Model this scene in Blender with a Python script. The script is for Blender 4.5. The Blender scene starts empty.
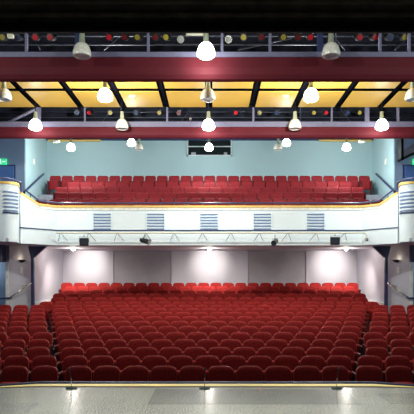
import bpy, bmesh, math, random
from mathutils import Vector, Matrix
random.seed(7)
S = bpy.context.scene
COL = S.collection
F, CX, YH, CAMX, CAMZ = 545.0, 212.0, 278.5, 0.1, 1.6

def X(px, d): return CAMX + (px - CX) * d / F          # metres across the hall for a sighting at depth d
def Z(py, d): return CAMZ + (YH - py) * d / F          # height above the stage floor

# ------------------------------------------------------------------ materials
def mat(name, col, rough=0.6, metal=0.0, vary=0.12, scale=6.0, bump=0.0, bscale=60.0,
        emit=None, estr=0.0, trans=0.0, coat=0.0, spec=0.5, sheen=0.0):
    m = bpy.data.materials.new(name); m.use_nodes = True
    nt = m.node_tree; b = nt.nodes['Principled BSDF']
    b.inputs['Roughness'].default_value = rough
    b.inputs['Metallic'].default_value = metal
    b.inputs['Specular IOR Level'].default_value = spec
    if trans: b.inputs['Transmission Weight'].default_value = trans
    if coat: b.inputs['Coat Weight'].default_value = coat
    if sheen:
        b.inputs['Sheen Weight'].default_value = sheen
        b.inputs['Sheen Roughness'].default_value = 0.35
    tc = nt.nodes.new('ShaderNodeTexCoord')
    n = nt.nodes.new('ShaderNodeTexNoise'); n.inputs['Scale'].default_value = scale
    n.inputs['Detail'].default_value = 4
    nt.links.new(tc.outputs['Object'], n.inputs['Vector'])
    r = nt.nodes.new('ShaderNodeValToRGB')
    lo = [c * (1 - vary) for c in col]; hi = [min(1, c * (1 + vary)) for c in col]
    r.color_ramp.elements[0].position = 0.3; r.color_ramp.elements[1].position = 0.7
    r.color_ramp.elements[0].color = (*lo, 1); r.color_ramp.elements[1].color = (*hi, 1)
    nt.links.new(n.outputs['Fac'], r.inputs['Fac'])
    nt.links.new(r.outputs['Color'], b.inputs['Base Color'])
    if bump:
        n2 = nt.nodes.new('ShaderNodeTexNoise'); n2.inputs['Scale'].default_value = bscale
        nt.links.new(tc.outputs['Object'], n2.inputs['Vector'])
        bp = nt.nodes.new('ShaderNodeBump'); bp.inputs['Strength'].default_value = bump
        bp.inputs['Distance'].default_value = 0.01
        nt.links.new(n2.outputs['Fac'], bp.inputs['Height'])
        nt.links.new(bp.outputs['Normal'], b.inputs['Normal'])
    if emit:
        b.inputs['Emission Color'].default_value = (*emit, 1)
        b.inputs['Emission Strength'].default_value = estr
    return m

M = {}
M['fabric'] = mat('red_fabric', (0.255, 0.016, 0.015), 0.75, vary=0.22, scale=25, bump=0.25, bscale=220, sheen=0.03, spec=0.1)
M['fabric_b'] = mat('balcony_red_fabric', (0.215, 0.0105, 0.016), 0.72, vary=0.15, scale=25, bump=0.2, bscale=220, sheen=0.1, spec=0.25)
M['rim_highlight'] = mat('red_rim_highlight', (0.32, 0.04, 0.018), 0.5, vary=0.1)  # lighter red standing in for light on the top edge of seat backs
M['seat_metal'] = mat('seat_dark_metal', (0.03, 0.012, 0.016), 0.45, metal=0.3)
M['arm'] = mat('arm_pad', (0.12, 0.012, 0.010), 0.45)
M['plate'] = mat('number_plate', (0.75, 0.75, 0.68), 0.35, vary=0.03)
M['carpet'] = mat('navy_carpet', (0.02, 0.024, 0.05), 0.95, vary=0.3, scale=40)
M['white'] = mat('fascia_paint', (0.77, 0.86, 0.90), 0.55, vary=0.03, scale=0.8)
M['gold'] = mat('gold_trim', (0.80, 0.52, 0.13), 0.4, vary=0.08)
M['navy'] = mat('navy_paint', (0.035, 0.05, 0.13), 0.35, vary=0.1)
M['slat'] = mat('blue_slat', (0.16, 0.23, 0.40), 0.45, vary=0.06)
M['teal'] = mat('balcony_wall_paint', (0.42, 0.60, 0.64), 0.7, vary=0.03, scale=0.7)
M['blue'] = mat('blue_grey_paint', (0.30, 0.40, 0.56), 0.7, vary=0.05, scale=0.8)
M['mauve'] = mat('stalls_wall_paint', (0.55, 0.54, 0.61), 0.7, vary=0.03, scale=0.7)
M['bay'] = mat('shaded_bay_tone', (0.37, 0.35, 0.39), 0.75, vary=0.08, scale=1.5)  # darker than the wall paint: the unlit look of the bays is painted in
M['door'] = mat('blue_door_paint', (0.09, 0.19, 0.46), 0.45, vary=0.06)
M['black'] = mat('black_drape', (0.085, 0.072, 0.058), 0.9, vary=0.4, scale=3)
M['dark'] = mat('dark_void_paint', (0.024, 0.026, 0.038), 0.85, vary=0.3, scale=2, spec=0.1)
M['red_panel'] = mat('bridge_red_panel', (0.115, 0.012, 0.020), 0.65, vary=0.08, scale=1.5, spec=0.2)
M['lav'] = mat('lavender_grey_steel', (0.17, 0.165, 0.26), 0.5, vary=0.08)
M['steel'] = mat('steel_tube', (0.07, 0.075, 0.10), 0.45, metal=0.3)
M['yellow'] = mat('yellow_panel', (0.78, 0.47, 0.08), 0.5, vary=0.05, scale=1.2, coat=0.1)
M['cream'] = mat('cream_pipe', (0.72, 0.68, 0.52), 0.35, vary=0.04)
M['chrome'] = mat('steel_rail', (0.6, 0.58, 0.52), 0.25, metal=0.8, vary=0.05)
M['black_metal'] = mat('black_metal', (0.012, 0.012, 0.014), 0.4, metal=0.4)
M['paper'] = mat('paper', (0.85, 0.83, 0.74), 0.6, vary=0.03)
M['neck'] = mat('lamp_neck_metal', (0.42, 0.46, 0.33), 0.35, metal=0.2)
M['glass'] = mat('lamp_prismatic_glass', (0.92, 0.88, 0.72), 0.22, vary=0.2, scale=18)
M['lens_w'] = mat('clear_lens', (0.8, 0.8, 0.75), 0.12, vary=0.1)
M['rim'] = mat('lamp_rim', (0.85, 0.84, 0.78), 0.25)
M['bulb'] = mat('lit_lamp_glass', (0.95, 0.95, 0.9), 0.3, emit=(1.0, 0.97, 0.86), estr=9)
M['spotbulb'] = mat('lit_downlight', (0.95, 0.95, 0.9), 0.3, emit=(1.0, 0.88, 0.70), estr=14)
M['base_disc'] = mat('mic_base', (0.01, 0.025, 0.025), 0.6, spec=0.15)
M['green'] = mat('exit_green', (0.02, 0.45, 0.16), 0.5, emit=(0.05, 0.8, 0.35), estr=0.7)
M['exit_white'] = mat('exit_white', (0.9, 0.95, 0.9), 0.5, emit=(0.9, 1.0, 0.92), estr=1.1)
M['tape'] = mat('red_tape', (0.7, 0.02, 0.03), 0.5)
M['window'] = mat('control_room_glass', (0.012, 0.018, 0.02), 0.08, vary=0.1)
M['frame'] = mat('window_frame_paint', (0.6, 0.7, 0.7), 0.5)
M['yellow_strip'] = mat('stage_nosing', (0.62, 0.47, 0.13), 0.45, vary=0.12, scale=3)
M['duct'] = mat('grey_duct', (0.33, 0.34, 0.40), 0.5)
def gel(n, c): return mat(n, c, 0.45, vary=0.1, spec=0.2)
M['g_red'] = gel('red_gel', (0.5, 0.012, 0.025)); M['g_dred'] = gel('dark_red_gel', (0.12, 0.006, 0.008))
M['g_yel'] = gel('yellow_gel', (0.34, 0.26, 0.04)); M['g_blue'] = gel('blue_gel', (0.015, 0.035, 0.11))
M['g_clear'] = gel('clear_gel', (0.3, 0.31, 0.29))

M['grid'] = mat('grid_black', (0.008, 0.009, 0.014), 0.9, spec=0.0)
def stage_mat(f=1.0, nm='speckled_stage_floor'):
    m = bpy.data.materials.new(nm); m.use_nodes = True
    nt = m.node_tree; b = nt.nodes['Principled BSDF']
    tc = nt.nodes.new('ShaderNodeTexCoord')
    n1 = nt.nodes.new('ShaderNodeTexNoise'); n1.inputs['Scale'].default_value = 55; n1.inputs['Detail'].default_value = 6
    n2 = nt.nodes.new('ShaderNodeTexNoise'); n2.inputs['Scale'].default_value = 1.3
    for n in (n1, n2): nt.links.new(tc.outputs['Object'], n.inputs['Vector'])
    r = nt.nodes.new('ShaderNodeValToRGB')
    r.color_ramp.elements[0].position = 0.43; r.color_ramp.elements[0].color = (0.12 * f, 0.125 * f, 0.105 * f, 1)
    r.color_ramp.elements[1].position = 0.64; r.color_ramp.elements[1].color = (0.52 * f, 0.52 * f, 0.43 * f, 1)
    nt.links.new(n1.outputs['Fac'], r.inputs['Fac'])
    mx = nt.nodes.new('ShaderNodeMix'); mx.data_type = 'RGBA'; mx.blend_type = 'MULTIPLY'
    mx.inputs['Factor'].default_value = 0.35
    nt.links.new(r.outputs['Color'], mx.inputs['A']); nt.links.new(n2.outputs['Fac'], mx.inputs['B'])
    nt.links.new(mx.outputs['Result'], b.inputs['Base Color'])
    rr = nt.nodes.new('ShaderNodeMapRange'); rr.inputs['To Min'].default_value = 0.12; rr.inputs['To Max'].default_value = 0.24
    nt.links.new(n1.outputs['Fac'], rr.inputs['Value']); nt.links.new(rr.outputs['Result'], b.inputs['Roughness'])
    bp = nt.nodes.new('ShaderNodeBump'); bp.inputs['Strength'].default_value = 0.04; bp.inputs['Distance'].default_value = 0.002
    nt.links.new(n1.outputs['Fac'], bp.inputs['Height']); nt.links.new(bp.outputs['Normal'], b.inputs['Normal'])
    return m
M['stage'] = stage_mat()
M['stage_dark'] = stage_mat(.55, 'dark_stage_board'); M['stage_mid'] = stage_mat(.8, 'mid_stage_board')

# ------------------------------------------------------------------ mesh helpers
class MB:
    def __init__(self): self.bm = bmesh.new()
    def box(self, x0, x1, y0, y1, z0, z1):
        vs = [self.bm.verts.new((x, y, z)) for z in (z0, z1) for x, y in ((x0, y0), (x1, y0), (x1, y1), (x0, y1))]
        for f in ((3, 2, 1, 0), (4, 5, 6, 7), (0, 1, 5, 4), (1, 2, 6, 5), (2, 3, 7, 6), (3, 0, 4, 7)):
            self.bm.faces.new([vs[i] for i in f])
        return self
    def tube(self, pts, r, n=8, close=False):
        pts = [Vector(p) for p in pts]; rings = []
        for i, p in enumerate(pts):
            a = pts[i - 1] if i else p; b = pts[i + 1] if i < len(pts) - 1 else p
            t = (b - a).normalized()
            up = Vector((0, 0, 1)) if abs(t.z) < 0.9 else Vector((0, 1, 0))
            u = t.cross(up).normalized(); v = t.cross(u).normalized()
            rr = r[i] if isinstance(r, (list, tuple)) else r
            rings.append([self.bm.verts.new(p + rr * (math.cos(2 * math.pi * k / n) * u + math.sin(2 * math.pi * k / n) * v)) for k in range(n)])
        for a, b in zip(rings, rings[1:]):
            for k in range(n):
                f = self.bm.faces.new((a[k], a[(k + 1) % n], b[(k + 1) % n], b[k])); f.smooth = True
        self.bm.faces.new(rings[0]); self.bm.faces.new(rings[-1][::-1])
        return self
    def lathe(self, prof, c=(0, 0, 0), n=20, axis='Z', cap=True):
        c = Vector(c); rings = []
        for r, h in prof:
            ring = []
            for k in range(n):
                a = 2 * math.pi * k / n
                v = Vector((r * math.cos(a), r * math.sin(a), h))
                if axis == 'Y': v = Vector((v.x, v.z, v.y))
                ring.append(self.bm.verts.new(c + v))
            rings.append(ring)
        for a, b in zip(rings, rings[1:]):
            for k in range(n):
                f = self.bm.faces.new((a[k], a[(k + 1) % n], b[(k + 1) % n], b[k])); f.smooth = True
        if cap: self.bm.faces.new(rings[0][::-1]); self.bm.faces.new(rings[-1])
        return self
    def prism(self, poly, y0, y1):
        """polygon in X-Z, run from y0 to y1"""
        a = [self.bm.verts.new((x, y0, z)) for x, z in poly]; b = [self.bm.verts.new((x, y1, z)) for x, z in poly]
        n = len(poly)
        for k in range(n): self.bm.faces.new((a[k], a[(k + 1) % n], b[(k + 1) % n], b[k]))
        self.bm.faces.new(a[::-1]); self.bm.faces.new(b)
        return self
    def prismx(self, poly, x0, x1):
        """polygon in Y-Z, run from x0 to x1"""
        a = [self.bm.verts.new((x0, y, z)) for y, z in poly]; b = [self.bm.verts.new((x1, y, z)) for y, z in poly]
        n = len(poly)
        for k in range(n): self.bm.faces.new((a[k], a[(k + 1) % n], b[(k + 1) % n], b[k]))
        self.bm.faces.new(a[::-1]); self.bm.faces.new(b)
        return self
    def slab(self, poly, z0, z1):
        a = [self.bm.verts.new((x, y, z0)) for x, y in poly]; b = [self.bm.verts.new((x, y, z1)) for x, y in poly]
        n = len(poly)
        for k in range(n): self.bm.faces.new((a[k], a[(k + 1) % n], b[(k + 1) % n], b[k]))
        self.bm.faces.new(a[::-1]); self.bm.faces.new(b)
        return self
    def ribbon(self, path, t, smooth=False):
        """upright wall along path [(x, y, z0, z1)] with thickness t behind it (to +Y side)"""
        n = len(path); P = [Vector((p[0], p[1], 0)) for p in path]; offs = []
        for i in range(n):
            a = P[max(0, i - 1)]; b = P[min(n - 1, i + 1)]; d = (b - a).normalized()
            offs.append(Vector((-d.y, d.x, 0)) * t)
        rows = []
        for p, o, q in zip(P, offs, path):
            rows.append([self.bm.verts.new(v) for v in ((p.x, p.y, q[2]), (p.x, p.y, q[3]), (p.x + o.x, p.y + o.y, q[3]), (p.x + o.x, p.y + o.y, q[2]))])
        for a, b in zip(rows, rows[1:]):
            for k in range(4):
                f = self.bm.faces.new((a[k], a[(k + 1) % 4], b[(k + 1) % 4], b[k])); f.smooth = smooth and k in (0, 2)
        self.bm.faces.new(rows[0]); self.bm.faces.new(rows[-1][::-1])
        return self
    def build(self, name, m, parent=None, bevel=0.0):
        bmesh.ops.recalc_face_normals(self.bm, faces=self.bm.faces)
        if bevel:
            bmesh.ops.bevel(self.bm, geom=list(self.bm.edges), offset=bevel, segments=2, affect='EDGES', profile=0.5)
        for e in self.bm.edges:
            if len(e.link_faces) == 2 and e.calc_face_angle(0) > 0.75: e.smooth = False
        me = bpy.data.meshes.new(name); self.bm.to_mesh(me); self.bm.free()
        me.materials.append(m)
        o = bpy.data.objects.new(name, me); COL.objects.link(o)
        if parent: o.parent = parent
        return o

def tag(o, label=None, cat=None, group=None, kind=None):
    if label: o['label'] = label
    if cat: o['category'] = cat
    if group: o['group'] = group
    if kind: o['kind'] = kind
    return o
def thing(name, label, cat, loc=(0, 0, 0), rz=0, group=None):
    o = bpy.data.objects.new(name, None); COL.objects.link(o)
    o.empty_display_size = 0.1
    o.location = loc; o.rotation_euler = (0, 0, rz)
    return tag(o, label, cat, group)
def struct(name, mb, m, label, cat, bevel=0.0):
    return tag(mb.build(name, m, bevel=bevel), label, cat, kind='structure')
def dup(o, parent=None):
    c = o.copy(); COL.objects.link(c)
    if parent: c.parent = parent
    for ch in kids[o.name] if o.name in kids else list(o.children): dup(ch, c)
    return c
kids = {}

def light(kind, name, loc, energy, color, size=.1, **kw):
    l = bpy.data.lights.new(name, kind); l.energy = energy; l.color = color
    if kind in ('POINT', 'SPOT'): l.shadow_soft_size = size
    for k, v in kw.items(): setattr(l, k, v)
    o = bpy.data.objects.new(name, l); COL.objects.link(o); o.location = loc
    return o
def aim(o, tgt):
    o.rotation_euler = (Vector(tgt) - o.location).to_track_quat('-Z', 'Y').to_euler()

ORD = ['first', 'second', 'third', 'fourth', 'fifth', 'sixth', 'seventh', 'eighth', 'ninth', 'tenth', 'eleventh', 'twelfth', 'thirteenth',
       'fourteenth', 'fifteenth', 'sixteenth', 'seventeenth', 'eighteenth', 'nineteenth', 'twentieth', 'twenty-first', 'twenty-second',
       'twenty-third', 'twenty-fourth', 'twenty-fifth', 'twenty-sixth', 'twenty-seventh']

# ------------------------------------------------------------------ setting
# stage
edge = [(-9.5, 6.55), (-3.9, 7.74), (-3.2, 7.94), (-2.5, 7.97), (2.5, 7.97), (3.2, 7.94), (3.9, 7.74), (9.5, 6.55)]
mb = MB().slab([(9.5, -3.0), (-9.5, -3.0)] + edge, -1.1, 0.0)
struct('floor', mb, M['stage'], 'grey speckled glossy stage floor in the foreground', 'floor')
for x0, x1, y0, y1, mm, lb in ((-.72, 2.0, 6.93, 7.9, 'stage_dark', 'darker grey board panel of the stage floor around the centre microphone'),
                           (2.38, 3.9, 6.95, 7.6, 'stage_mid', 'slightly darker stage floor board at the far right of the stage edge'),
                           (-5.2, -2.1, 5.4, 7.0, 'stage_mid', 'slightly darker stage floor board at the bottom left of the stage')):
    struct('floor_board', MB().box(x0, x1, y0, y1, -.02, .0015), M[mm], lb, 'floor')
nos = [(-3.3, 7.96), (-2.5, 8.10), (2.5, 8.10), (3.3, 7.96), (3.3, 7.97), (2.55, 8.25), (-2.55, 8.25), (-3.3, 7.97)]
struct('trim_1', MB().slab(nos, -0.2, 0.004), M['yellow_strip'], 'flat yellow nosing strip along the stage edge', 'trim')
mb = MB().slab([(-9.5, 6.56), (-3.9, 7.75), (-3.2, 7.95), (-2.5, 7.98), (2.5, 7.98), (3.2, 7.95), (3.9, 7.75), (9.5, 6.56), (9.5, 6.8), (3.9, 7.92), (2.55, 8.38), (-2.55, 8.38), (-3.9, 7.92), (-9.5, 6.8)], -1.1, -0.004)
struct('wall_stage_front', mb, M['black_metal'], 'black apron upstand in front of the stage', 'stage front')
pth = [(-9.4, 6.80), (-3.9, 7.885), (-3.2, 8.12), (-2.58, 8.37), (-2.5, 8.385), (2.5, 8.385), (2.58, 8.37), (3.2, 8.12), (3.9, 7.885), (9.4, 6.80)]; pth = [(x, y, -.092) for x, y in pth]
M['navy_gloss'] = mat('navy_gloss_tube', (0.005, 0.008, 0.036), 0.4, spec=0.12, vary=0.1)
struct('trim_2', MB().tube(pth, 0.11, 24), M['navy_gloss'], 'navy blue glossy padded rail along the stage lip', 'trim')

# stalls rows: depth of the seat-back tops, their heights, seats in the centre block, spacing
ROWY = [10.6 + 0.85 * k for k in range(17)]
ROWPY = [366, 355.8, 347.2, 339.3, 332.4, 326.2, 321.1, 316.3, 312.1, 308.4, 305, 301.6, 297.3, 293.4, 289.7, 286.2, 282.8]
TOPZ = [Z(p, y) for p, y in zip(ROWPY, ROWY)]
NCEN = [10, 11, 12, 13, 14, 15, 16, 17, 18, 19, 20, 23, 22, 23, 22, 23, 24]
SPC = [.55] * 11 + [.54, .55, .54, .55, .54, .55]
SH = 0.90
mb = MB().box(-9.5, 9.5, 6.6, ROWY[0] - 0.5, -1.3, TOPZ[0] - SH)
for k in range(17):
    y1 = ROWY[k] + 0.35 if k < 16 else 28.0
    mb.box(-9.5, 9.5, ROWY[k] - 0.5, y1, -1.3, TOPZ[k] - SH)
struct('floor_stalls', mb, M['carpet'], 'dark navy carpeted stepped floor under the stalls seats', 'floor')

BW = 25.5
z_s0, z_s1 = 2.82, 2.91
# back wall of stalls: front face pilasters and recessed bays
mb = MB()
for a, b in ((-6.87, -4.93), (-1.80, 1.75), (4.50, 6.87)):
    mb.box(a, b, BW, BW + 0.3, 0.3, z_s1 + 0.1)
struct('wall_back', mb, M['mauve'], 'pale mauve rear wall of the stalls with three lamp-lit sections', 'wall')
mb = MB()
for a in (-4.93, -1.80, 1.36, 4.50):
    mb.box(a, a + 0.42, BW - 0.035, BW + 0.25, 0.3, z_s1 + 0.1)
struct('trim_3', mb, M['mauve'], 'flat mauve pilasters on the rear wall beside the dark bays', 'pilaster')
for i, (a, b) in enumerate(((-4.51, -1.80), (1.78, 4.50))):
    struct('wall_bay', MB().box(a, b, BW + 0.03, BW + 0.2, 0.3, z_s1 + 0.1), M['bay'],
           'recessed bay with painted-in dark grey shade in the rear wall, %s of the central lamp' % ('left', 'right')[i], 'wall')
for s, nm in ((-1, 'left'), (1, 'right')):
    mb = MB()
    mb.slab([(s * 6.87, 21.2), (s * 6.87, BW + 0.3), (s * 7.1, BW + 0.3), (s * 7.1, 21.2)], -0.6, 2.95)
    mb.slab([(s * 6.87, 21.2), (s * 7.34, 20.0), (s * 7.46, 20.05), (s * 7.1, 21.2)], -0.6, 2.83)
    struct('wall_%s' % nm, mb, M['mauve'], 'pale mauve side wall of the stalls on the %s, lit by a lamp' % nm, 'wall')
    struct('wall_passage_%s' % nm, MB().box(min(s * 7.4, s * 9.5), max(s * 7.4, s * 9.5), 21.3, 21.5, -0.6, 2.83), M['blue'],
           'blue passage wall beyond the %s end of the side wall' % nm, 'wall')
    struct('wall_bulkhead_%s' % nm, MB().box(min(s * 7.5, s * 9.5), max(s * 7.5, s * 9.5), 19.6, 20.2, 2.2, 2.82), M['navy'],
           'dark navy bulkhead under the %s side gallery' % nm, 'bulkhead')
    struct('baseboard_%s' % nm, MB().box(min(s * 6.82, s * 6.9), max(s * 6.82, s * 6.9), 21.3, 25.4, 0.55, 0.66), M['rim'],
           'thin white skirting along the %s side wall behind the seats' % nm, 'skirting')
    # hall side walls
    struct('wall_hall_%s' % nm, MB().box(min(s * 9.5, s * 9.7), max(s * 9.5, s * 9.7), -3.0, 28, -1.3, 9.6), M['blue'],
           'blue-grey outer wall of the hall on the %s' % nm, 'wall')
# soffit under balcony (slightly rising to the back)
mb = MB().prismx([(20.06, z_s0), (BW + 0.8, z_s1), (BW + 0.8, z_s1 + 0.15), (20.06, z_s0 + 0.15)], -9.5, 9.5)
mb.box(-9.5, -6.6, 17.95, 20.0, z_s0, z_s0 + 0.12); mb.box(6.6, 9.5, 17.95, 20.0, z_s0, z_s0 + 0.12)
struct('ceiling_under_balcony', mb, M['mauve'], 'pale mauve soffit beneath the balcony', 'ceiling')

# balcony tiers
BROW = [(21.45, 199.8, 25, .55), (22.4, 192.8, 23, .55), (23.35, 187.4, 24, .55), (24.35, 181.9, 23, .55), (25.3, 176.0, 27, .55)]
BTOP = [Z(p, y) for y, p, _, _ in BROW]
BSH = 0.95
mb = MB().box(-9.5, 9.5, 20.1, BROW[0][0] - 0.5, 3.55, BTOP[0] - BSH)
for k in range(5):
    y = BROW[k][0]
    mb.box(-7.84, 7.84, y - 0.5, (y + 0.45) if k < 4 else 26.2, 3.0, BTOP[k] - BSH)
struct('floor_balcony', mb, M['duct'], 'stepped grey balcony floor with steps at each end', 'floor')
mb = MB().box(-9.5, -6.6, 18.4, 23.2, 3.7, 3.78).box(6.6, 9.5, 18.4, 23.2, 3.7, 3.78)
struct('floor_gallery', mb, M['carpet'], 'floor of the side galleries behind the rounded fronts', 'floor')
# balcony walls
mb = MB().box(-7.84, 7.84, 26.2, 26.4, 3.5, 8.9)
struct('wall_balcony_back', mb, M['teal'], 'pale teal rear wall of the balcony', 'wall')
for s, nm in ((-1, 'left'), (1, 'right')):
    struct('wall_balcony_%s' % nm, MB().box(min(s * 7.84, s * 8.02), max(s * 7.84, s * 8.02), 23.2, 26.2, 3.3, 8.9), M['teal'],
           'pale teal side wall at the %s end of the balcony' % nm, 'wall')
    struct('wall_gallery_%s' % nm, MB().box(min(s * 7.87, s * 9.5), max(s * 7.87, s * 9.5), 23.17, 23.4, 3.3, 8.9), M['blue'],
           'blue-grey gallery end wall holding the blue door on the %s' % nm, 'wall')
mb = MB().box(-7.8, 7.8, 26.05, 26.2, 8.22, 8.36)
struct('trim_4', mb, M['navy'], 'dark navy line at the top of the balcony rear wall', 'trim')
for s in (-1, 1):
    struct('trim_5' if s < 0 else 'trim_6', MB().box(min(s * 5.2, s * 7.7), max(s * 5.2, s * 7.7), 25.9, 26.05, 8.14, 8.20), M['gold'],
           'thin yellow strip above the %s end of the balcony rear wall' % ('left' if s < 0 else 'right'), 'trim')
struct('ceiling_balcony', MB().box(-9.5, 9.5, 20.2, 26.4, 8.4, 8.55), M['dark'], 'dark ceiling over the balcony', 'ceiling')
struct('ceiling', MB().box(-9.7, 9.7, -3.0, 28, 9.4, 9.6), M['dark'], 'dark roof over the auditorium', 'ceiling')
struct('wall_ceiling_drop', MB().box(-9.5, 9.5, 20.0, 20.15, 6.95, 8.6), M['dark'], 'dark drop behind the far lighting bridge', 'wall')
struct('wall_ceiling_void', MB().box(-9.5, 9.5, 14.7, 14.8, 7.6, 9.4), M['dark'], 'dark wall of the ceiling void above the near bridge', 'wall')
# proscenium header
mb = MB().box(-9.5, 9.5, 9.0, 9.3, Z(33.2, 9.3), 9.4)
for i, z in enumerate((5.9, 6.12, 6.45)):
    mb.box(-9.5, 9.5, 8.93, 9.0, z, z + 0.05)
struct('wall_proscenium', mb, M['black'], 'black proscenium border across the top of the view', 'border')
struct('trim_7', MB().box(-9.5, 9.5, 8.9, 9.0, Z(33.2, 9.3) - .01, Z(31.8, 9.0)), M['grid'], 'black batten at the bottom edge of the proscenium border', 'batten')
# rest of the enclosure behind the viewer
struct('wall_stage_back', MB().box(-9.7, 9.7, -3.2, -3.0, -1.3, 9.6), M['black'], 'black wall behind the stage', 'wall')

# ------------------------------------------------------------------ balcony front
zt = 4.20
fp = [(-6.54, 18.90, 2.82, 4.55), (-6.06, 19.43, 2.82, zt), (-5.6, 20.0, 2.82, zt)]
path = fp + [(-x, y, a, b) for x, y, a, b in reversed(fp)]
mb = MB().ribbon(path, 0.14)
struct('wall_balcony_front', mb, M['white'], 'white balcony front running across the hall', 'balcony front')
def off(p, dy): return (p[0] * (1 - dy * 0.02), p[1] - dy)
cap = [(off(p, .05)[0], p[1] - .05, p[3], p[3] + .075) for p in path]
struct('trim_8', MB().ribbon(cap, 0.24), M['gold'], 'gold capping strip along the top of the white balcony front', 'trim')
lip = [(p[0], p[1] - .025, p[3] - 0.09, p[3]) for p in path]
struct('trim_9', MB().ribbon(lip, 0.05), M['rim'], 'white moulding under the gold strip of the balcony front', 'trim')
nl = [(p[0], p[1] - .02, 3.345, 3.385) for p in path]
struct('trim_10', MB().ribbon(nl, 0.04), M['navy'], 'thin navy line along the lower part of the white balcony front', 'trim')
# rounded gallery boxes
for s, nm in ((-1, 'left'), (1, 'right')):
    arc = []
    for k in range(0, 13):
        a = math.radians(-90 + 90 * k / 12)
        arc.append((-6.78 + .36 * math.cos(a), 18.30 + .36 * math.sin(a)))
    pp = [(-9.5, 17.94)] + arc + [(-6.50, 18.6), (-6.57, 18.88)]
    def rib(z0, z1, dx=0.0):
        q = []
        for x, y in pp:
            q.append((x, y, z0, z1))
        if dx:
            q = [(x + (dx if x > -6.79 else 0) * max(0, (x + 6.8) / .4), y - (dx if y < 18.3 else 0) * 1.0, a, b) for x, y, a, b in q]
        if s > 0: q = [(-x, y, a, b) for x, y, a, b in reversed(q)]
        return q
    struct('wall_gallery_front_%s' % nm, MB().ribbon(rib(2.82, 4.74), 0.12, True), M['white'], 'white rounded gallery front at the %s end of the balcony' % nm, 'gallery front')
    struct('trim_%d' % (11 if s < 0 else 12), MB().ribbon(rib(4.72, 4.80, .03), 0.2, True), M['gold'], 'gold capping on the rounded %s gallery front' % nm, 'trim')
    # louvre of curved slats
    t = thing('curved_louvre', 'six curved blue slats on the rounded %s gallery front' % nm, 'vent', (0, 0, 0), 0, 'louvres on the gallery fronts')
    mb = MB()
    for i in range(6):
        z = 4.46 - i * 0.122
        q = []
        for k in range(0, 11):
            a = math.radians(-86 + 84 * k / 10)
            q.append((-6.78 + .392 * math.cos(a), 18.30 + .392 * math.sin(a), z - .022, z + .022))
        if s > 0: q = [(-x, y, a, b) for x, y, a, b in reversed(q)]
        mb.ribbon(q, 0.03, True)
    mb.build('slat', M['slat'], t)
    mb = MB(); q = []
    for k in range(0, 11):
        a = math.radians(-88 + 88 * k / 10)
        q.append((-6.78 + .397 * math.cos(a), 18.30 + .397 * math.sin(a), 3.755, 3.80))
    if s > 0: q = [(-x, y, a, b) for x, y, a, b in reversed(q)]
    mb.ribbon(q, 0.035, True).build('bottom_band', M['navy'], t)
    # rail on the box
    t = thing('gallery_rail', 'navy tube rail on top of the rounded %s gallery front' % nm, 'rail')
    rp = [(s * 9.4, 18.02, 4.93), (s * 7.0, 18.02, 4.93), (s * 6.7, 18.1, 4.93), (s * 6.52, 18.35, 4.92), (s * 6.5, 18.8, 4.9)]
    MB().tube(rp, 0.035, 8).build('top_tube', M['navy'], t)
    for p in ((s * 7.6, 18.02), (s * 6.9, 18.03), (s * 6.51, 18.6)):
        MB().tube([(p[0], p[1], 4.78), (p[0], p[1], 4.93)], .02, 6).build('post', M['navy'], t)
    MB().tube([(s * 6.5, 18.8, 4.9), (s * 6.50, 18.86, 4.75), (s * 6.50, 18.86, 4.6)], .03, 8).build('return_tube', M['navy'], t)
    # small lighting bar under the box louvre
    t = thing('gallery_lighting_bar', 'short cream pipe on thin brackets across the %s gallery front' % nm, 'pipe')
    MB().tube([(s * 9.3, 17.62, 3.82), (s * 6.83, 17.62, 3.82)], .022, 8).build('pipe', M['cream'], t)
    for x in (8.3, 7.15):
        MB().tube([(s * x, 17.62, 3.82), (s * x, 17.925, 3.82)], .015, 6).build('mount_bracket', M['cream'], t)
        MB().tube([(s * x, 17.64, 3.81), (s * (x - .16), 17.925, 3.45)], .010, 6).build('brace', M['steel'], t)

# louvre vents on the main front
for i, c in enumerate((102.2, 155.5, 209, 262.4, 315.7)):
    d = 19.97
    x = X(c, d)
    t = thing('louvre_vent', 'blue six-slat louvre on the white balcony front, %s of five from the left' % ORD[i], 'vent', (x, d, 0), 0, 'louvres on the balcony front')
    mb = MB()
    for k in range(6):
        z = Z(214.3, d) - k * 0.107
        mb.box(-.325, .325, .010, .028, z - .024, z + .024)
    mb.build('slats', M['slat'], t)
    for sx in (-.33, .33):
        MB().box(sx - .012, sx + .012, -.014, .02, Z(229.5, d) , Z(212.8, d)).build('side_frame', M['white'], t)

# rail over the balcony front
t = thing('balcony_rail', 'dark blue tube handrail running along above the gold balcony capping', 'rail')
rp = [(-6.42, 19.03, 4.69), (-6.08, 19.5, 4.38), (-5.58, 20.08, 4.38), (5.58, 20.08, 4.38), (6.08, 19.5, 4.38), (6.42, 19.03, 4.69)]
MB().tube(rp, 0.032, 8).build('top_tube', M['navy'], t)
for i in range(13):
    x = -5.4 + i * 0.9
    MB().tube([(x, 20.08, 4.2), (x, 20.08, 4.38)], .018, 6).build('post', M['navy'], t)
for s in (-1, 1):
    MB().tube([(s * 6.3, 19.2, 4.38), (s * 6.3, 19.2, 4.58)], .018, 6).build('post', M['navy'], t)
# stair handrails on balcony ends
for s, nm in ((-1, 'left'), (1, 'right')):
    t = thing('stair_handrail', 'dark blue sloping stair handrail on the teal %s balcony wall' % nm, 'handrail')
    MB().tube([(s * 7.72, 25.3, 6.45), (s * 7.72, 22.7, 5.2), (s * 7.72, 22.6, 4.9)], .045, 8).build('rail_tube', M['navy'], t)
    for y, z in ((24.9, 6.26), (23.5, 5.58)):
        MB().tube([(s * 7.72, y, z), (s * 7.85, y, z - .05)], .018, 6).build('bracket', M['navy'], t)
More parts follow.
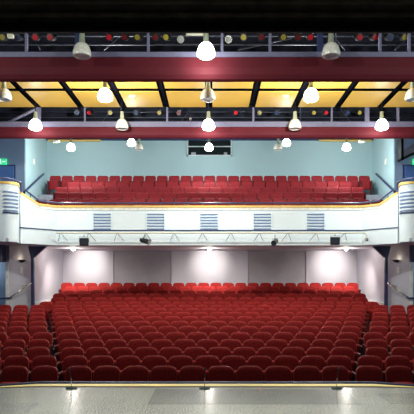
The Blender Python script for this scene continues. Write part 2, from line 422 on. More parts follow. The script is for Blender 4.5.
# white notices on balcony side walls
for s, nm in ((-1, 'left'), (1, 'right')):
    t = tag(MB().box(s * 7.83 - .012, s * 7.83 + .012, 24.15, 24.38, Z(164, 24.2), Z(158.6, 24.2)).build('wall_notice', M['paper']),
            'small white notice on the teal %s side wall of the balcony' % nm, 'notice')

# gallery doors, exit signs
for s, nm, n in ((-1, 'left', 1), (1, 'right', 2)):
    x0, x1 = sorted((s * 8.28, s * 9.45))
    d = 23.2
    zt_ = Z(166.3, d)
    fr = tag(MB().box(x0 - .08, x1 + .03, d - .06, d, 3.78, zt_ + .06).build('door_%d' % n, M['navy']), 'blue door at the end of the %s gallery under the exit sign' % nm, 'door', kind='structure')
    MB().box(x0, x1 - .03, d - .1, d - .06, 3.78, zt_).build('door_panel', M['door'], fr)
    MB().tube([(x0 + .1 if s > 0 else x1 - .12, d - .15, 4.75), (x0 + .1 if s > 0 else x1 - .12, d - .15, 5.0)], .015, 6).build('handle', M['chrome'], fr)
    # sign
    cx = s * 8.88
    t = thing('exit_sign', 'lit green and white exit sign above the %s gallery door' % nm, 'sign', (cx, d - .1, Z(165.2, d)))
    w = .26; h = .25
    MB().box(-w, w, -.05, .09, 0, h).build('sign_box', M['green'], t)
    mb = MB()   # running figure and arrow in white
    sx = 1 if s < 0 else -1
    mb.lathe([(.028, -.058), (.028, -.05)], (0.02 * sx, 0, .205), 10, 'Y')
    mb.prism([(-.01 * sx, .17), (.05 * sx, .18), (.02 * sx, .10), (-.04 * sx, .10)], -.06, -.05)
    mb.prism([(.0 * sx, .11), (.03 * sx, .11), (.08 * sx, .03), (.05 * sx, .03)], -.06, -.05)
    mb.prism([(-.04 * sx, .11), (.0 * sx, .11), (-.06 * sx, .04), (-.10 * sx, .05)], -.06, -.05)
    mb.prism([(.12 * sx, .135), (.12 * sx, .105), (.24 * sx, .105), (.24 * sx, .135)], -.06, -.05)
    mb.prism([(-.24 * sx, .03), (-.24 * sx, .22), (-.13 * sx, .22), (-.13 * sx, .03)], -.06, -.05)
    mb.build('pictogram', M['exit_white'], t)
# slanted duct by right gallery door
t = thing('slanted_duct', 'grey boxed duct sloping down in a black frame above the right gallery door', 'duct')
d = 21.6
MB().prism([(X(403.5, d), Z(158.5, d)), (X(403.5, d), Z(150.5, d)), (X(420, d), Z(139, d)), (X(420, d), Z(150, d))], d, d + .4).build('duct_body', M['duct'], t)
mb = MB().box(X(401, d), X(403.5, d), d - .02, d + .42, Z(160, d), Z(138, d))
mb.prism([(X(401, d), Z(160.3, d)), (X(401, d), Z(158.3, d)), (X(420, d), Z(149, d)), (X(420, d), Z(152, d))], d - .02, d + .42)
mb.build('frame', M['black_metal'], t)

# control room window on the balcony rear wall
d = 26.15
wx0, wx1, wz0, wz1 = X(187.2, d), X(231.8, d), Z(156.2, d), Z(137.5, d)
w = tag(MB().box(wx0 + .04, wx1 - .04, d - .01, d + .05, wz0 + .04, wz1).build('window_1', M['window']), 'dark control room window high in the centre of the balcony rear wall', 'window', kind='structure')
mb = MB()
mb.box(wx0, wx1, d - .06, d + .05, wz0, wz0 + .05).box(wx0, wx0 + .05, d - .06, d + .05, wz0, wz1).box(wx1 - .05, wx1, d - .06, d + .05, wz0, wz1)
mb.build('window_frame', M['frame'], w)
zc = Z(146.7, d)
MB().box(wx0 + .05, wx1 - .05, d - .05, d + .05, zc - .02, zc + .02).build('glazing_bar', M['frame'], w)
for i, (px, ww) in enumerate(((193.5, .22), (225.5, .16))):
    x = X(px, d)
    t = tag(MB().box(x - ww / 2, x + ww / 2, d - .09, d - .02, wz0 + .05, wz0 + .17).build('control_monitor', M['duct'], bevel=.01),
            'small pale monitor low in the control room window, on the %s' % ('left', 'right')[i], 'monitor')

# ------------------------------------------------------------------ under-balcony fittings
for s, nm in ((-1, 'left'), (1, 'right')):
    t = thing('support_column', 'slim navy column with a flared triangular head against the %s side wall' % nm, 'column', (s * 6.74, 20.8, -.1))
    MB().box(-.055, .055, -.07, .07, -.5, 2.5).build('shaft', M['navy'], t)
    pts = [(-.16 if s < 0 else .16, 2.925), (.54 if s < 0 else -.54, 2.925), (.06 if s < 0 else -.06, 2.49), (-.06 if s < 0 else .06, 2.49)]
    MB().prism(pts, -.07, .07).build('flared_head', M['navy'], t)
    # sconce + notice on oblique wall
    ux, uy = (-6.87 + 7.34), 1.2
    def on(px):   # depth on the oblique wall line for a sighting
        k = (px - CX) / F if s < 0 else (px - CX) / F
        # wall: x = s*(7.34 - .47 t), y = 20 + 1.2 t
        t_ = (s * 7.34 - CAMX - k * 20.0) / (k * 1.2 + s * .47)
        return s * (7.34 - .47 * t_), 20.0 + 1.2 * t_
    ang = math.atan2(1.2, .47) if s < 0 else math.pi - math.atan2(1.2, .47)
    x, y = on(21 if s < 0 else 397.6)
    rz = math.atan2(1.2, s * -.47)
    t = thing('wall_sconce', 'black half-bowl uplight on the %s side wall above a paper notice' % nm, 'wall lamp', (x - s * .03, y - .015, Z(262.6, y)), rz)
    mb = MB(); rings = []
    for h, r in ((0, .05), (.04, .12), (.10, .17)):
        ring = []
        for k in range(11):
            a = math.pi * k / 10
            sg = -1 if s < 0 else 1
            ring.append(mb.bm.verts.new((r * math.cos(a), sg * r * math.sin(a), h)))
        rings.append(ring)
    for a, b in zip(rings, rings[1:]):
        for k in range(10): mb.bm.faces.new((a[k], a[k + 1], b[k + 1], b[k]))
    mb.bm.faces.new(rings[0])
    mb.bm.faces.new([rings[0][0], rings[1][0], rings[2][0], rings[2][10], rings[1][10], rings[0][10]])
    mb.build('bowl', M['black_metal'], t)
    x, y = on(21 if s < 0 else 398.5)
    t = tag(MB().box(-.055, .055, -.008, .008, Z(273.4, y), Z(267, y)).build('paper_notice', M['paper']), 'upright cream paper notice on the %s side wall below the uplight' % nm, 'notice')
    t.location = (x - s * .012, y - .006, 0); t.rotation_euler = (0, 0, rz)
    light('POINT', 'sconce_light', (t.location.x + s * -.10, t.location.y - .08, Z(258.5, t.location.y)), 1.1, (1, .85, .6), .05)
    light('POINT', 'passage_fill', (s * 8.6, 20.75, 2.0), 12, (.85, .95, 1), .1)  # unseen fill lamp added to brighten the blue passage wall
    # handrail
    t = thing('wall_handrail', 'steel handrail rising along the %s side wall beside the column' % nm, 'handrail')
    p0 = (s * 7.25, 19.95, .93); p1 = (s * 6.74, 20.64, 1.42)
    MB().tube([p0, p1], .03, 8).build('rail_tube', M['chrome'], t)
    MB().tube([p0, (s * 7.3, 19.9, .88), (s * 9.4, 19.9, .88)], .04, 8).build('lower_rail', M['navy'], t)
    MB().tube([(s * 7.24, 19.95, .93), (s * 7.3, 20.1, .85)], .02, 6).build('bracket', M['chrome'], t)
    MB().tube([(s * 6.82, 20.56, 1.36), (s * 7.08, 20.62, 1.3)], .02, 6).build('bracket', M['chrome'], t)
    struct('trim_%d' % (13 if s < 0 else 14), MB().box(s * 7.40 - .05, s * 7.40 + .05, 19.93, 20.03, -.6, 2.2), M['rim'], 'pale vertical edge strip at the end of the %s side wall' % nm, 'trim')

# lighting pipe on the balcony front
d = 19.55
t = thing('lighting_pipe', 'long cream lighting pipe bracketed under the louvres of the balcony front', 'pipe')
zp = Z(232.8, d)
MB().tube([(X(56, d), d, zp), (X(364, d), d, zp), (X(366, d), d, zp - .05), (X(367, d), d, zp - .14)], .028, 8).build('pipe', M['cream'], t)
px = 60
while px < 364:
    x = X(px, d)
    MB().tube([(x, d, zp), (x, 19.955, zp + .02)], .014, 6).build('mount_arm', M['cream'], t)
    mb = MB().tube([(x, d, zp), (x - .17, 19.96, 2.98)], .009, 6).tube([(x, d, zp), (x + .17, 19.96, 2.98)], .009, 6)
    mb.build('brace', M['steel'], t)
    px += 28.5
def lantern(name, label, cat, loc, lens, r=.09, L=.26, yaw=0, pitch=0, group=None, gm='black_metal', hook=.14):
    t = thing(name, label, cat, loc, yaw, group)
    b = MB().lathe([(r * .7, L * .6), (r, L * .3), (r, -L * .45), (r * 1.12, -L * .5), (r * 1.12, -L * .56), (r * .9, -L * .56)], (0, 0, 0), 14, 'Y').build('lamp_body', M[gm], t)
    b.rotation_euler = (pitch, 0, 0)
    l = MB().lathe([(r * .86, -L * .60), (r * .86, -L * .565)], (0, 0, 0), 14, 'Y').build('lens', M[lens], t)
    l.rotation_euler = (pitch, 0, 0)
    mb = MB().tube([(-r * 1.15, 0, 0), (-r * 1.15, 0, r * 1.3), (r * 1.15, 0, r * 1.3), (r * 1.15, 0, 0)], .010, 6)
    mb.tube([(0, 0, r * 1.3), (0, 0, r * 1.3 + hook)], .012, 6)
    mb.build('hanging_yoke', M['black_metal'], t)
    return t
for px, py, wd, lbl in ((84, 242, .0, 'black square floodlight hanging from the pipe by the left lamp'),
                        (335, 241, .0, 'black square floodlight hanging from the pipe by the right lamp')):
    t = thing('pipe_floodlight', lbl, 'stage light', (X(px, d), d, Z(py, d)), .25 if px < 200 else 0, 'floodlights on the balcony pipe')
    MB().box(-.16, .16, -.08, .10, -.14, .14).build('housing', M['black_metal'], t, bevel=.02)
    MB().box(-.125, .125, -.10, -.082, -.105, .105).build('lens', M['dark'], t)
    MB().tube([(-.17, 0, 0), (-.17, 0, .18), (.17, 0, .18), (.17, 0, 0)], .010, 6).tube([(0, 0, .18), (0, 0, .25)], .012, 6).build('hanging_yoke', M['black_metal'], t)
lantern('pipe_spotlight', 'black round spotlight hanging from the pipe between the first two louvres', 'stage light', (X(145, d), d, Z(241, d)), 'g_clear', .09, .34, math.radians(60), .25, 'spotlights on the balcony pipe')
lantern('pipe_spotlight', 'black round spotlight hanging from the pipe between the fourth and fifth louvres', 'stage light', (X(275, d), d, Z(242, d)), 'dark', .09, .30, math.radians(-25), .35, 'spotlights on the balcony pipe')
lantern('pipe_end_clamp_lamp', 'small black lamp at the right tip of the cream lighting pipe', 'stage light', (X(366.5, d), d - .02, Z(240, d)), 'g_clear', .045, .14, -.6, -.2, None, hook=.03)

# soffit lamps (lit) with real lights
WARM = (1.0, 0.92, 0.82)
for i, (px, nm) in enumerate(((73.2, 'left'), (209.6, 'centre'), (346.2, 'right'))):
    d = 22.6
    x = X(px, d)
    t = thing('soffit_downlight', 'small lit round lamp under the balcony edge, %s of three' % nm, 'ceiling lamp', (x, d, 2.86), 0, 'lamps under the balcony')
    MB().lathe([(.10, 0), (.11, -.02), (.075, -.05)], (0, 0, 0), 16).build('rim', M['rim'], t)
    MB().lathe([(.072, -.045), (.07, -.075), (.045, -.10), (.01, -.11)], (0, 0, 0), 16).build('bulb', M['spotbulb'], t)
    sx = x + (-.0 if i == 1 else (-.12 if i == 0 else .12))
    l = light('SPOT', 'soffit_spot', (x, 23.6, 2.80), 215, WARM, .05, spot_size=math.radians(64), spot_blend=1.0)
    aim(l, (x, 25.5, 2.38))
    l = light('SPOT', 'soffit_spot', (x, 22.5, 2.74), 430, WARM, .06, spot_size=math.radians(130), spot_blend=1.0)
    aim(l, (x, 23.6, 1.2))
    light('POINT', 'soffit_fill', (x, 22.6, 2.60), 42, WARM, .08)

# ------------------------------------------------------------------ house lamps
def bell_proto(lit):
    t = thing('bell_lamp', 'x', 'pendant lamp')
    MB().lathe([(.055, .56), (.065, .40), (.075, .30), (.085, .29)], (0, 0, 0), 16).build('neck', M['neck'], t)
    prof = [(.085, .30), (.13, .27), (.175, .20), (.20, .11), (.215, .05), (.20, .0)]
    mb = MB().lathe(prof, (0, 0, 0), 32, cap=False)
    for v in mb.bm.verts:   # ribbed prisms
        a = math.atan2(v.co.y, v.co.x); f = 1 + .02 * math.cos(16 * a); v.co.x *= f; v.co.y *= f
    mb.build('glass_bell', M['bulb'] if lit else M['glass'], t)
    if lit: MB().lathe([(.205, .01), (.16, -.035), (.08, -.06), (.01, -.065)], (0, 0, 0), 20).build('lit_lens', M['bulb'], t)
    else: MB().lathe([(.205, .0), (.20, -.012), (.165, -.016), (.165, .004)], (0, 0, 0), 24).build('rim', M['rim'], t)
    MB().tube([(0, 0, .55), (0, 0, 3.2)], .014, 6).build('hanging_rod', M['black_metal'], t)
    return t
proto_lit, proto_dim = bell_proto(True), bell_proto(False)
used = {True: False, False: False}
LAMPC = (0.94, 1.0, 0.97)
rows = [  # depth, sighting height of the bell mouth, list of (px, lit, label)
    (12.7, 56, [(82, 0, 'unlit bell lamp hanging before the upper red beam, left of the bright one'), (206, 1, 'brightest lit bell lamp hanging at the centre of the upper red beam'), (331, 0, 'unlit bell lamp hanging before the upper red beam, right of the bright one')]),
    (15.4, 99.5, [(4, 0, 'unlit bell lamp under the yellow panels at the left edge of the view'), (105, 1, 'lit bell lamp under the yellow panels, on the left'), (208, 0, 'unlit bell lamp under the yellow panels, at the centre'), (311, 1, 'lit bell lamp under the yellow panels, on the right'), (412, 0, 'unlit bell lamp under the yellow panels at the right edge of the view')]),
    (18.2, 128.5, [(35.5, 1, 'lit bell lamp before the lower red beam, left of its three lit ones'), (122, 0, 'unlit bell lamp before the lower red beam, left of centre'), (208.5, 1, 'lit bell lamp before the middle of the lower red beam'), (295, 0, 'unlit bell lamp before the lower red beam, right of centre'), (381, 1, 'lit bell lamp before the lower red beam, right of its three lit ones')]),
    (20.5, 145, [(131.5, 1, 'lit bell lamp half hidden below the lower red beam, left of the control window'), (286.5, 1, 'lit bell lamp half hidden below the lower red beam, right of the control window')]),
    (23.0, 149.5, [(71, 1, 'lit bell lamp over the left part of the balcony seats'), (139, 0, 'unlit bell lamp over the balcony, left of the control window'), (209, 1, 'lit bell lamp in front of the control room window'), (278, 0, 'unlit bell lamp over the balcony, right of the control window'), (346.5, 1, 'lit bell lamp over the right part of the balcony seats')]),
]
for d, py, L in rows:
    for px, lit, lbl in L:
        lit = bool(lit); src = proto_lit if lit else proto_dim
        o = src if not used[lit] else dup(src)
        used[lit] = True
        if 15 < d < 19: lx = round(X(px, d) / 1.46) * 1.46; lx = min(max(X(px, d), lx - .07), lx + .07)
        else: lx = X(px, d)
        sc = 1.0 if d < 19 else (0.85 if d > 22 else .75)
        o.scale = (sc,) * 3
        o.location = (lx, d, Z(py, d)); o['label'] = lbl; o['group'] = 'bell lamps hanging from the ceiling'
        if lit:
            E = {12.7: 260, 15.4: 560, 18.2: 230, 20.5: 90, 23.0: 230}[d]
            if d in (12.7, 18.2):
                light('SPOT', 'house_light', (o.location.x, d, o.location.z - .2), E * 1.6, LAMPC, .12, spot_size=math.radians(110), spot_blend=.6)
                E *= .15
            light('POINT', 'house_light', (o.location.x, d, o.location.z - .24), E, LAMPC, .12)
# hanging rods up to the roof are shared structure pipes
# house lamps nearer the stage (above the view) and stage working lights
for x in (-5.8, 0, 5.8):
    light('POINT', 'near_house_light', (x, 9.95, 6.95), 190, LAMPC, .15)
for x in (-2.6, 0.3, 3.0):
    l = light('SPOT', 'stage_work_light', (x, 5.2, 7.6), 1300, (1.0, 0.97, 0.88), .2, spot_size=math.radians(56), spot_blend=.5)
    aim(l, (x, 5.6, 0))

# ------------------------------------------------------------------ lighting bridges
def bridge(y, pt, pm, pb, pbot, label):
    """pt top of grey ledge, pm ledge/red, pb bottom of red"""
    t = thing('lighting_bridge', label, 'lighting bridge')
    z0, z1, z2 = Z(pb, y + .13), Z(pm, y), Z(pt, y)
    h = z1 - z0
    prof = [(y, z1), (y - .02, z0 + h * .55), (y, z0 + h * .25), (y + .05, z0 + h * .07), (y + .13, z0), (y + .17, z0 + .03), (y + .09, z0 + h * .14), (y + .06, z0 + h * .3), (y + .08, z1)]
    MB().prismx(prof, -9.4, 9.4).build('red_panel', M['red_panel'], t)
    MB().box(-9.4, 9.4, y - .03, y + .12, z1, z2).build('grey_ledge', M['lav'], t)
    for xx in (-8.2, -3.1, 3.2, 8.2): MB().tube([(xx, y + .42, z2), (xx, y + .42, 9.42)], .02, 6).build('hanging_rod', M['steel'], t)
    MB().box(-9.4, 9.4, y + .12, y + .5, z1, z1 + .04).build('walkway', M['black_metal'], t)
    return t, z2
d1 = 13.2
b1, zl1 = bridge(d1, 52.3, 57.3, 82.0, 0, 'upper near red curved lighting bridge with grey ledge across the hall')
zpipe = Z(34, 13.6)
MB().tube([(-9.3, 13.7, Z(44.5, 13.7)), (9.3, 13.7, Z(44.5, 13.7))], .022, 6).build('pipe', M['steel'], b1)
MB().tube([(-9.3, 13.82, Z(36, 13.82)), (9.3, 13.82, Z(36, 13.82))], .022, 6).build('pipe', M['steel'], b1)
for px in (26.5, 78, 148.3, 222, 270, 320, 380, 409):
    x = X(px, 13.25); w_ = .03 if px not in (78, 320) else .07
    MB().box(x - w_, x + w_, 13.22, 13.28, zl1, Z(33, 13.25)).build('post', M['lav'] if px not in (78, 320) else M['navy'], b1)
for px, q in ((40, 34), (104, 118), (238, 292), (345, 336), (395, 408)):
    MB().tube([(X(px, 14.2), 14.2, Z(50, 14.2)), (X(q, 14.2), 14.2, Z(38, 14.2))], .018, 6).build('diagonal', M['steel'], b1)
d2 = 18.7
b2, zl2 = bridge(d2, 121.8, 127, 138.7, 0, 'lower far red lighting bridge with grey ledge in front of the balcony')
MB().tube([(-9.3, 19.28, Z(112, 19.28)), (9.3, 19.28, Z(112, 19.28))], .018, 6).build('pipe', M['steel'], b2)
MB().tube([(-9.3, 19.1, Z(117.5, 19.1)), (9.3, 19.1, Z(117.5, 19.1))], .014, 6).build('pipe', M['steel'], b2)
for px, w_ in ((38.5, .06), (84.5, .025), (167, .03), (253.5, .03), (332, .025), (367.5, .07), (398.5, .035)):
    x = X(px, d2)
    MB().box(x - w_, x + w_, d2 + .02, d2 + .1, zl2, Z(107, d2)).build('post', M['lav'], b2)
MB().tube([(X(8, d2), d2 + .04, Z(122, d2)), (X(37, d2), d2 + .04, Z(108, d2))], .05, 6).build('diagonal', M['lav'], b2)
for px, q in ((103, 112), (125, 118), (182, 190), (290, 298), (350, 341), (388, 378)):
    MB().tube([(X(px, 19.5), 19.5, Z(121, 19.5)), (X(q, 19.5), 19.5, Z(109, 19.5))], .014, 6).build('diagonal', M['steel'], b2)

col = {'r': ('red', 'g_red'), 'd': ('dark red', 'g_dred'), 'y': ('yellow', 'g_yel'), 'b': ('dark blue', 'g_blue'), 'c': ('clear', 'g_clear')}
seq1 = [(5, 'y'), (20, 'b'), (37, 'r'), (52.5, 'r'), (110, 'r'), (125.5, 'd'), (139, 'y'), (156, 'd'), (167.3, 'y'), (181, 'c'), (229, 'c'), (244, 'y'), (261, 'd'), (282, 'y'), (298, 'd'), (310, 'r'), (358, 'r'), (373, 'r'), (388, 'b'), (403, 'y')]
cnt = {}
for i, (px, c) in enumerate(seq1):
    nmc, g = col[c]; cnt[c] = cnt.get(c, 0) + 1
    yy = 39.5 if c == 'c' else 37.4
    lantern('bridge_lantern', '%s-gelled stage lantern on the upper bridge, %s %s one from the left' % (nmc, ORD[cnt[c] - 1], nmc), 'stage light',
            (X(px, 13.5), 13.5, Z(yy, 13.5)), g, .078, .3, random.uniform(-.15, .15), .40, 'lanterns on the upper bridge', 'black_metal' if c != 'c' else 'chrome', hook=.05)
seq2 = [(76.5, 'b'), (91, 'r'), (110, 'y'), (137, 'b'), (160.5, 'y'), (180, 'd'), (236, 'r'), (258.5, 'y'), (277, 'b'), (313, 'y'), (325, 'r'), (347, 'b'), (358.5, 'y')]
cnt = {}
for i, (px, c) in enumerate(seq2):
    nmc, g = col[c]; cnt[c] = cnt.get(c, 0) + 1
    lantern('bridge_lantern', 'small %s-gelled lantern on the lower bridge, %s %s one from the left' % (nmc, ORD[cnt[c] - 1], nmc), 'stage light',
            (X(px, 19.0), 19.0, Z(112.8, 19.0)), g, .075, .26, random.uniform(-.3, .3), .28, 'lanterns on the lower bridge', hook=.05)
t = thing('strip_light', 'cream tubular fitting on the upper bridge left of the brightest lamp', 'strip light', (X(195, 13.3), 13.3, Z(35.3, 13.3)))
MB().box(-.20, .20, -.03, .03, 0, .05).build('housing', M['cream'], t, bevel=.01)
MB().box(-.22, -.20, -.035, .035, -.01, .06).build('end_cap', M['neck'], t); MB().box(.20, .22, -.035, .035, -.01, .06).build('end_cap', M['neck'], t)
t = tag(MB().box(-.08, .07, -.05, .05, 0, .09).build('junction_box', M['cream'], bevel=.015), 'cream junction box on the upper bridge between yellow and blue lanterns', 'box'); t.location = (X(12.3, 13.3), 13.2, Z(38, 13.2))
lantern('clip_lamp', 'tiny white clip lamp standing on the lower bridge near the centre lamp', 'lamp', (X(190.5, 18.85), 18.85, Z(119.2, 18.85)), 'g_clear', .035, .1, 0, -.2, None, 'rim', hook=.02)

# floodlights at top corners of balcony wall
for px, nm in ((56.5, 'left'), (362, 'right')):
    t = thing('ceiling_floodlight', 'small cream floodlight at the top %s corner of the balcony wall' % nm, 'ceiling lamp', (X(px, 23.4), 23.4, Z(142.5, 23.4)), 0, 'floodlights above the balcony ends')
    MB().box(-.14, .14, -.06, .06, 0, .10).build('housing', M['cream'], t, bevel=.015)
    MB().box(-.10, .10, -.075, -.06, .015, .085).build('lens', M['g_clear'], t)
    MB().tube([(0, 0, .1), (0, 0, 1.2)], .012, 6).build('hanging_rod', M['black_metal'], t)

# ------------------------------------------------------------------ yellow ceiling panels
W = 1.46; zc = 7.45
for r_, (ya, yb, nm) in enumerate(((14.75, 16.78, 'front'), (17.06, 18.6, 'rear'))):
    for i in range(10):
        xc = (i - 4.5) * W
        t = tag(MB().box(-W / 2 + .115, W / 2 - .115, ya, yb, zc, zc + .016).build('acoustic_panel', M['yellow']),
                'flat yellow ceiling panel, %s from the left in the %s row' % (ORD[i], nm), 'ceiling panel', 'yellow ceiling panels')
        t.location = (xc, 0, 0)
        MB().box(-.3, .3, (ya + yb) / 2 - .03, (ya + yb) / 2 + .03, zc + .016, zc + .048).build('hanging_bracket', M['black_metal'], t)
mb = MB()
for i in range(13):
    xc = (i - 6) * W
    mb.box(xc - .05, xc + .05, 14.75, 18.5, zc + .05, zc + .13)
mb.box(-9.4, 9.4, 14.7, 18.45, zc + .14, zc + .2)
struct('ceiling_panel_grid', mb, M['grid'], 'dark grid carrying the yellow ceiling panels', 'ceiling grid')

# ------------------------------------------------------------------ seats
def pad(wid, z0, z1, th, rtop, taper=0.0, arch=0.02, puff=.02, bend=.05, rbot=.03, n=7):
    """rounded upholstered pad in X-Z; front at -Y"""
    hw = wid / 2; out = []
    def corner(cx, cz, r, a0, a1, m):
        return [(cx + r * math.cos(math.radians(a0 + (a1 - a0) * k / m)), cz + r * math.sin(math.radians(a0 + (a1 - a0) * k / m))) for k in range(m + 1)]
    out += corner(hw - rbot, z0 + rbot, rbot, -90, 0, 3)
    out += corner(hw - rtop, z1 - rtop, rtop, 0, 90, n)
    for k in range(1, 6):
        out.append((hw - rtop - (2 * hw - 2 * rtop) * k / 6, z1))
    out += corner(-hw + rtop, z1 - rtop, rtop, 90, 180, n)
    out += corner(-hw + rbot, z0 + rbot, rbot, 180, 270, 3)
    cz = (z0 + z1) / 2
    def shape(x, z):
        f = (z - z0) / (z1 - z0)
        zz = z + arch * max(0, f) * (1 - (x / hw) ** 2)
        return x * (1 + taper * (1 - f)), zz
    layers = [(th / 2, .90), (th / 2 - .012, .975), (th / 2 - .03, 1.0), (-th / 2 + .022, 1.0), (-th / 2, .965), (-th / 2 - puff * .6, .86), (-th / 2 - puff, .6)]
    mb = MB(); rings = []
    for y, s in layers:
        ring = []
        for x, z in out:
            x2, z2 = shape(x, z)
            dx, dz = (1 - s) * hw, (1 - s) * hw
            xx = x2 * s if s < .9 else x2 - math.copysign(min(abs(x2), dx), x2)
            zz = cz + (z2 - cz) * s if s < .9 else z2 - math.copysign(min(abs(z2 - cz), dz), z2 - cz)
            ring.append(mb.bm.verts.new((xx, y - bend * (xx / hw) ** 2, zz)))
        rings.append(ring)
    m = len(out)
    for a, b in zip(rings, rings[1:]):
        for k in range(m):
            f = mb.bm.faces.new((a[k], a[(k + 1) % m], b[(k + 1) % m], b[k])); f.smooth = True
    mb.bm.faces.new(rings[0]).smooth = True; mb.bm.faces.new(rings[-1][::-1]).smooth = True
    return mb

def rim_highlight_mb(wid, z0, z1, rtop, taper, arch, bend, ylift, r=.008):  # thin tube round the back's rim, a highlight put in as colour
    hw = wid / 2; pts = []
    seq = [(hw, z0)] + [(hw - rtop + rtop * math.cos(math.radians(a)), z1 - rtop + rtop * math.sin(math.radians(a))) for a in range(0, 91, 15)]
    seq += [((hw - rtop) * (1 - k / 3), z1) for k in range(1, 6)]
    seq += [(-hw + rtop + rtop * math.cos(math.radians(a)), z1 - rtop + rtop * math.sin(math.radians(a))) for a in range(90, 181, 15)] + [(-hw, z0)]
    for x, z in seq:
        f = (z - z0) / (z1 - z0)
        xx = x * (1 + taper * (1 - f)); zz = z + arch * f * (1 - (x / hw) ** 2)
        pts.append((xx * .985, ylift - bend * (xx / hw) ** 2, zz - .004))
    return MB().tube(pts, r, 5)

def make_seat(detail, H, fab, name, wid=.50, rtop=.11, arch=.022, taper=.03):
    """origin on the floor under the top of the back; sitter faces -Y"""
    t = thing(name, 'x', 'seat')
    tilt = math.radians(-11)
    o = pad(wid, -.46, 0 - arch, .085, rtop, taper, arch, .022, .045).build('backrest', fab, t)
    o.location = (0, 0, H); o.rotation_euler = (tilt, 0, 0)
    if detail:
        p = rim_highlight_mb(wid, -.40, -arch, rtop, taper, arch, .045, -.030).build('rim_highlight', M['rim_highlight'], o)
    c = pad(wid - .07, -.22, .20, .11, .07, 0, 0, .03, .02).build('seat_cushion', fab, t)
    c.location = (0, -.26, H - .46); c.rotation_euler = (math.radians(8), 0, 0)
    arms = []
    for s in (-1, 1):
        x = s * (.55 / 2 - .021)
        mb = MB().box(x - .018, x + .018, -.46, -.06, H - .335, H - .295)
        if detail:
            mb.build('armrest', M['arm'], t, bevel=.008)
            MB().box(x - .012, x + .012, -.40, -.12, 0, H - .335).build('leg', M['seat_metal'], t)
        else:
            mb.box(x - .012, x + .012, -.40, -.12, 0, H - .335).build('side_frame', M['arm'], t)
    if detail:
        MB().box(-.55 / 2 + .006, -.55 / 2 + .034, -.466, -.46, H - .375, H - .345).build('number_plate', M['plate'], t)
    return t

full = make_seat(True, SH, M['fabric'], 'theatre_seat')
mid = make_seat(False, SH, M['fabric'], 'theatre_seat')
for pr in (full, mid): kids[pr.name] = list(pr.children)
for ch in list(full.children): kids[ch.name] = list(ch.children)
state = {'full': False, 'mid': False}
SIDE0 = [.65, .64, .77, .75, .65, .77, .75, .78, .78, .78, .77]
stuff_spots = []; nseat = 0
def put_seat(k, x, label, group, rz=0):
    global nseat
    key = 'full' if k < 7 else 'mid'
    src = full if key == 'full' else mid
    if state[key]:
        o = src.copy(); COL.objects.link(o)
        for ch in kids[src.name]:
            c = ch.copy(); COL.objects.link(c); c.parent = o
            for g in kids.get(ch.name, []):
                e = g.copy(); COL.objects.link(e); e.parent = c
    else:
        o = src; state[key] = True
    o.location = (x, ROWY[k], TOPZ[k] - SH); o.rotation_euler = (0, 0, rz)
    o['label'] = label; o['group'] = group; nseat += 1
for k in range(17):
    n = NCEN[k]; sp = SPC[k]
    for i in range(n):
        x = (i - (n - 1) / 2) * sp
        if k >= 15: stuff_spots.append((x, k)); continue
        put_seat(k, x, 'red folding theatre seat, %s from the left, %s centre stalls row from the stage' % (ORD[i], ORD[k]), 'centre stalls seats')
    if k < 11:
        x0 = (n - 1) / 2 * sp + SIDE0[k]
        for s, nm in ((-1, 'left'), (1, 'right')):
            for j in range(5):
                x = s * (x0 + .58 * j)
                px = CX + (x - CAMX) * F / ROWY[k]
                if px < -11 or px > 425: break
                put_seat(k, x, 'red folding theatre seat, %s out from the %s aisle, %s side row from the stage' % (ORD[j], nm, ORD[k]), 'side stalls seats')
# rearmost rows as one object
bm = bmesh.new()
tmp = bpy.data.meshes.new('tmp')
bpy.context.view_layer.update()
for x, k in stuff_spots:
    for ch in kids[mid.name]:
        b2_ = bmesh.new(); b2_.from_mesh(ch.data)
        mt = Matrix.Translation((x, ROWY[k], TOPZ[k] - SH)) @ ch.matrix_basis
        b2_.transform(mt)
        for f in b2_.faces: f.material_index = 1 if ch.name.startswith('side_frame') else 0
        b2_.to_mesh(tmp); bm.from_mesh(tmp); b2_.free()
me = bpy.data.meshes.new('rearmost_seats'); bm.to_mesh(me); bm.free(); bpy.data.meshes.remove(tmp)
me.materials.append(M['fabric']); me.materials.append(M['arm'])
o = bpy.data.objects.new('rearmost_seats', me); COL.objects.link(o)
tag(o, 'bright red folding seats of the two rearmost stalls rows before the lit wall', 'seats', kind='stuff')

bseat = make_seat(False, BSH, M['fabric_b'], 'tip_up_seat', wid=.50, rtop=.095, arch=.008, taper=.05)
kids[bseat.name] = list(bseat.children)
first = True
BR = ['front', 'second lowest', 'middle', 'second highest', 'top']
for k, (y, p, n, sp) in enumerate(BROW):
    for i in range(n):
        if first: o = bseat; first = False
        else:
            o = bseat.copy(); COL.objects.link(o)
            for ch in kids[bseat.name]:
                c = ch.copy(); COL.objects.link(c); c.parent = o
        o.location = ((i - (n - 1) / 2) * sp, y, BTOP[k] - BSH)
        o['label'] = 'bright red balcony seat, %s from the left in the %s row of the balcony' % (ORD[i], BR[k])
        o['group'] = 'balcony seats'

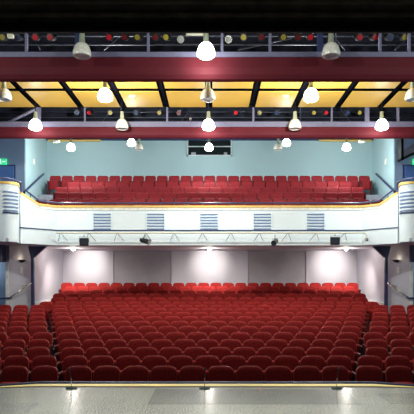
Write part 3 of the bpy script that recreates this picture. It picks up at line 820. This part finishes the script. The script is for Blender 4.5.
# ------------------------------------------------------------------ microphones on the stage lip
for px, nm, lean in ((71.5, 'left', -.035), (204.6, 'centre', .01), (336.8, 'right', .02)):
    d = 7.93
    t = thing('floor_microphone', 'short black gooseneck microphone on a round base at the stage edge, %s' % nm, 'microphone', (X(px, d), d, 0), 0, 'stage edge microphones')
    MB().lathe([(.082, 0), (.084, .008), (.07, .018), (.02, .024), (.012, .03)], (0, 0, 0), 24).build('base', M['base_disc'], t)
    MB().tube([(0, 0, .02), (0, 0, .10), (lean * .2, 0, .15)], .005, 8).build('stem', M['chrome'], t)
    MB().tube([(lean * .2, 0, .15), (lean * .6, -.002, .22), (lean, -.004, .262)], .007, 8).build('gooseneck', M['black_metal'], t)
    MB().lathe([(.004, 0), (.011, .006), (.014, .02), (.014, .036), (.007, .045)], (lean, -.004, .258), 12).build('microphone_head', M['base_disc'], t)
for px, py, nm in ((131.5, 388.6, 'left'), (259.5, 389.2, 'right')):
    d = 1.6 * F / (py - YH)
    t = tag(MB().box(-.012, .012, -.02, .02, .001, .004).build('tape_mark', M['tape']), 'tiny red tape mark on the stage floor between the centre and %s microphones' % nm, 'tape mark')
    t.location = (X(px, d), d, 0)

# ------------------------------------------------------------------ world, camera
w = bpy.data.worlds.new('world'); S.world = w; w.use_nodes = True
w.node_tree.nodes['Background'].inputs['Color'].default_value = (0.02, 0.022, 0.03, 1)
w.node_tree.nodes['Background'].inputs['Strength'].default_value = 0.5
cam = bpy.data.cameras.new('camera'); co = bpy.data.objects.new('camera', cam); COL.objects.link(co)
co.location = (CAMX, 0, CAMZ)
co.location.y = 0
co.rotation_euler = (math.radians(90), 0, 0)
cam.sensor_width = 36; cam.lens = F / 414 * 36
cam.shift_x = -(CX - 207) / 414; cam.shift_y = (YH - 207) / 414
cam.clip_start = 0.05; cam.clip_end = 100
S.camera = co
S.view_settings.view_transform = 'Standard'; S.view_settings.look = 'None'
S.view_settings.exposure = 0.0; S.view_settings.gamma = 1.0
S.view_settings.use_curve_mapping = False
S.cycles.max_bounces = 6; S.cycles.diffuse_bounces = 4
S.cycles.use_denoising = True
print('SEATS', nseat, len(stuff_spots))
